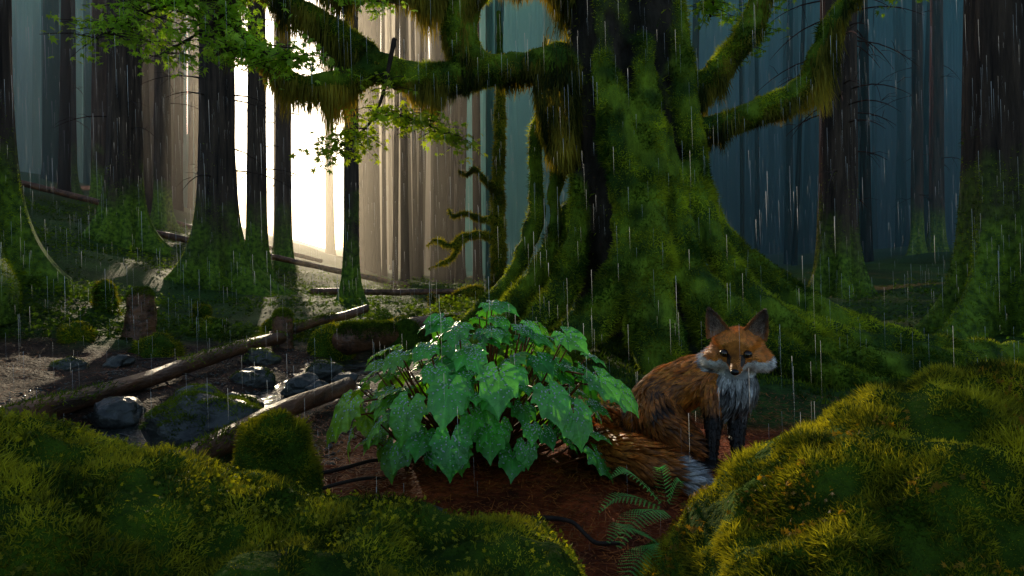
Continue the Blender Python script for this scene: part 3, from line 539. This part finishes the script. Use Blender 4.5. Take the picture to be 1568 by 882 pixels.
    ln=np.where((L=='leg')&(P[:,2]>.22),.024,ln)
    cell=np.where(hd,.010,.020)[:,None]; key=np.floor(P/cell+fbm(P,30,3,1)[:,None]*.4).astype(int); _,inv=np.unique(key,axis=0,return_inverse=True); inv=inv.ravel(); cn=np.bincount(inv)[:,None]
    mean=lambda A:np.stack([np.bincount(inv,A[:,k]) for k in range(3)],1)/cn
    cp=mean(P)[inv]; cd=unit(mean(D)[inv]); tip0=P+D*ln[:,None]; k_=np.where(hd,.3,.78)[:,None]; tip=tip0*(1-k_)+(cp+cd*ln[:,None]*1.05)*k_
    mid=P*.5+tip*.5+Nn*(ln*.12)[:,None]; sd=unit(np.cross(tip-P,Nn)); w=np.where(hd,.0011,.0016)[:,None]
    FV=np.stack([P-sd*w,P+sd*w,mid+sd*w*.8,mid-sd*w*.8,tip,tip+sd*.0002],1).reshape(-1,3); bb=np.arange(n)[:,None]*6; FF=np.vstack([bb+[0,1,2,3],bb+[3,2,5,4]])
    ccl=rng.uniform(.5,1.35,cn.shape[0])[inv][:,None]
    cl=np.repeat(np.clip(col*rng.uniform(.8,1.2,(n,1))*np.where(hd[:,None],1,ccl),0,1),6,0); fur=mesh_np('fur',FV,FF,M_fur,cl)
    parts=[body,fur]
    for s in (-1,1):
        base=np.array([s*.062,-.012,.048]); tipl=np.array([s*.100,-.020,.150]); G=[];m=9;ns=9; ax=unit((tipl-base)); 
        for side in (0,1):
            for k in range(m):
                t=k/(m-1); wd=.046*(1-t)**.75*(1+.25*t)+.001
                for q in np.linspace(-1,1,ns):
                    cup=.026*(q*q)*(1-t*.6); cc=base+(tipl-base)*t; lat=np.array([ax[2],0,-ax[0]])
                    p=cc+lat*wd*q+np.array([0,cup*1.0-(.004 if side else 0)-.012*(1-t),0]); G.append(hl(*p))
        Fv=[]
        for side in (0,1):
            for k in range(m-1):
                for q in range(ns-1): a_=side*m*ns+k*ns+q; Fv.append((a_,a_+1,a_+1+ns,a_+ns))
        G=np.array(G); colr=np.zeros((len(G),3)); tt=np.tile(np.repeat(np.arange(m)/(m-1),ns),2); qq=np.tile(np.tile(np.abs(np.linspace(-1,1,ns)),m),2)
        colr[:]=[.14,.10,.08]; colr=np.where((qq>.85)[:,None]&(tt<.75)[:,None],[.50,.19,.05],colr); colr=np.where((tt<.2)[:,None],[.45,.24,.12],colr)
        back=np.arange(len(G))>=m*ns; colr=np.where(back[:,None],lerp((.3,.1,.03),(.012,.01,.01),(tt-.25)*3),colr)
        parts.append(mesh_np('ear',G,np.array(Fv),M_skin,colr,True))
        Pp,Nn2=sample(G,np.array(Fv),3200); 
        tt2=np.clip(((Pp-hl(*base))@(r*ax[0]+f*ax[1]+u*ax[2]))/.11,0,1); late=np.abs((Pp-hl(*base))@(r*ax[2]-u*ax[0])); edge=late>.036*(1-tt2)
        D2=unit((r*ax[0]+f*ax[1]+u*ax[2])[None]*.9+Nn2*.25*np.sign(rng.normal(size=(len(Pp),1)))+rng.normal(0,.22,Pp.shape)); l2=np.where(edge,.011,.012)*rng.uniform(.5,1.2,len(Pp))
        cc=np.where(edge[:,None],lerp((.60,.22,.05),(.10,.06,.05),tt2*1.2),lerp((.70,.55,.45),(.12,.10,.09),tt2*1.3+.0+rng.normal(0,.2,len(Pp))))
        bv,bf=blades(Pp,D2,l2,.0022); parts.append(mesh_np('ear_fur',bv,bf,M_fur,np.repeat(cc,3,0)))
    def ball(cx,cy,cz,rad,name,m,colf=None,sx=1,sy=1,sz=1):
        th=np.linspace(0,math.pi,15); ph=np.arange(22)/22*2*math.pi; PH,TH=np.meshgrid(ph,th); D=np.stack([np.sin(TH)*np.cos(PH)*sx,np.cos(TH)*sy,np.sin(TH)*np.sin(PH)*sz],-1).reshape(-1,3)
        V=hl(cx,cy,cz)+rad*(D[:,0:1]*r+D[:,1:2]*f+D[:,2:3]*u); n=22; a=np.arange(n); b=(a+1)%n; F=np.vstack([np.stack([i*n+a,i*n+b,(i+1)*n+b,(i+1)*n+a],1) for i in range(14)])
        return mesh_np(name,V,F,m,colf(D) if colf is not None else None,True)
    ecol=lambda D:np.where((np.hypot(D[:,0],D[:,2])<.45)[:,None],[.004,.003,.003],np.where((np.hypot(D[:,0],D[:,2])<.72)[:,None],[.22,.09,.015],[.008,.006,.005]))
    for s in (-1,1):
        parts.append(ball(s*.040,.067,.003,.0135,'eye',M_eye,ecol)); parts.append(ball(s*.040,.0625,.003,.0155,'eye_rim',M_nose,None,1.15,.9,.95))
    parts.append(ball(0,.148,-.036,.0135,'nose',M_nose,None,1.1,.8,.85))
    grp('fox',parts)
build_fox()
# ------------------------------------------------------------ rain
n=3600; y=1.8+rng.random(n)*9; x=rng.uniform(-.85,.85,n)*y; z=rng.uniform(0,1,n)*(.9+.45*y); P=np.stack([x,y,z],1); L=rng.uniform(.04,.2,n); D=np.tile(unit(np.array([.03,0,-1.])),(n,1))
V,F=blades(P,D,L,rng.uniform(.0006,.0014,n),np.tile([1.,0,0],(n,1))); mesh_np('rain',V,F,M_rain)
# ------------------------------------------------------------ mist volumes
def prism(name,poly,z0,z1,m):
    n=len(poly); V=[(x,y,z0) for x,y in poly]+[(x,y,z1) for x,y in poly]; me=bpy.data.meshes.new(name); me.from_pydata(V,[],[list(range(n))[::-1],list(range(n,2*n))]+[[i,(i+1)%n,n+(i+1)%n,n+i] for i in range(n)]); me.update(); me.materials.append(m); return link(bpy.data.objects.new(name,me))
def vol(name,col,dens,an):
    mv=bpy.data.materials.new(name); mv.use_nodes=True; nt=mv.node_tree; nt.nodes.remove(nt.nodes['Principled BSDF']); vs=nt.nodes.new('ShaderNodeVolumeScatter'); vs.inputs['Color'].default_value=(*col,1); vs.inputs['Density'].default_value=dens; vs.inputs['Anisotropy'].default_value=an; nt.links.new(vs.outputs[0],nt.nodes['Material Output'].inputs['Volume']); return mv
MV_t=vol('mist',(.25,.97,.93),.034,.42)
prism('mist',[(-.5,18),(70,18),(70,52),(-5.5,52)],-2,16,MV_t)
prism('mist',[(-70,18),(-13.5,18),(-24,52),(-70,52)],-2,18,MV_t)
prism('mist',[(-13.4,16),(-.6,16),(-5.6,52),(-23.9,52)],-2,22,vol('sunlit_mist',(1,.92,.80),.013,.68))
# ------------------------------------------------------------ light
EL,AZ=16.8,-20
w=bpy.data.worlds.new('World'); sc.world=w; w.use_nodes=True; nt=w.node_tree; bg=nt.nodes['Background']; sk=nt.nodes.new('ShaderNodeTexSky'); sk.sky_type='NISHITA'; sk.sun_disc=False; sk.sun_elevation=math.radians(EL); sk.sun_rotation=math.radians(AZ); nt.links.new(sk.outputs[0],bg.inputs[0]); bg.inputs[1].default_value=.15
l=bpy.data.lights.new('sun','SUN'); l.energy=5; l.angle=math.radians(.5); l.color=(1,.80,.52); so=link(bpy.data.objects.new('sun',l))
d=Vector((math.sin(math.radians(AZ))*math.cos(math.radians(EL)),math.cos(math.radians(AZ))*math.cos(math.radians(EL)),math.sin(math.radians(EL)))); so.rotation_euler=d.to_track_quat('Z','Y').to_euler(); so.location=(0,0,10)
# ------------------------------------------------------------ camera
cam=bpy.data.cameras.new('camera'); co_=link(bpy.data.objects.new('camera',cam)); co_.location=(0,0,.8); co_.rotation_euler=(math.radians(90),0,0); cam.lens=22.96; cam.sensor_width=36; cam.shift_y=-.026; cam.clip_start=.02; cam.clip_end=1000; sc.camera=co_
sc.view_settings.view_transform='Standard'; sc.view_settings.look='None'; sc.view_settings.exposure=0
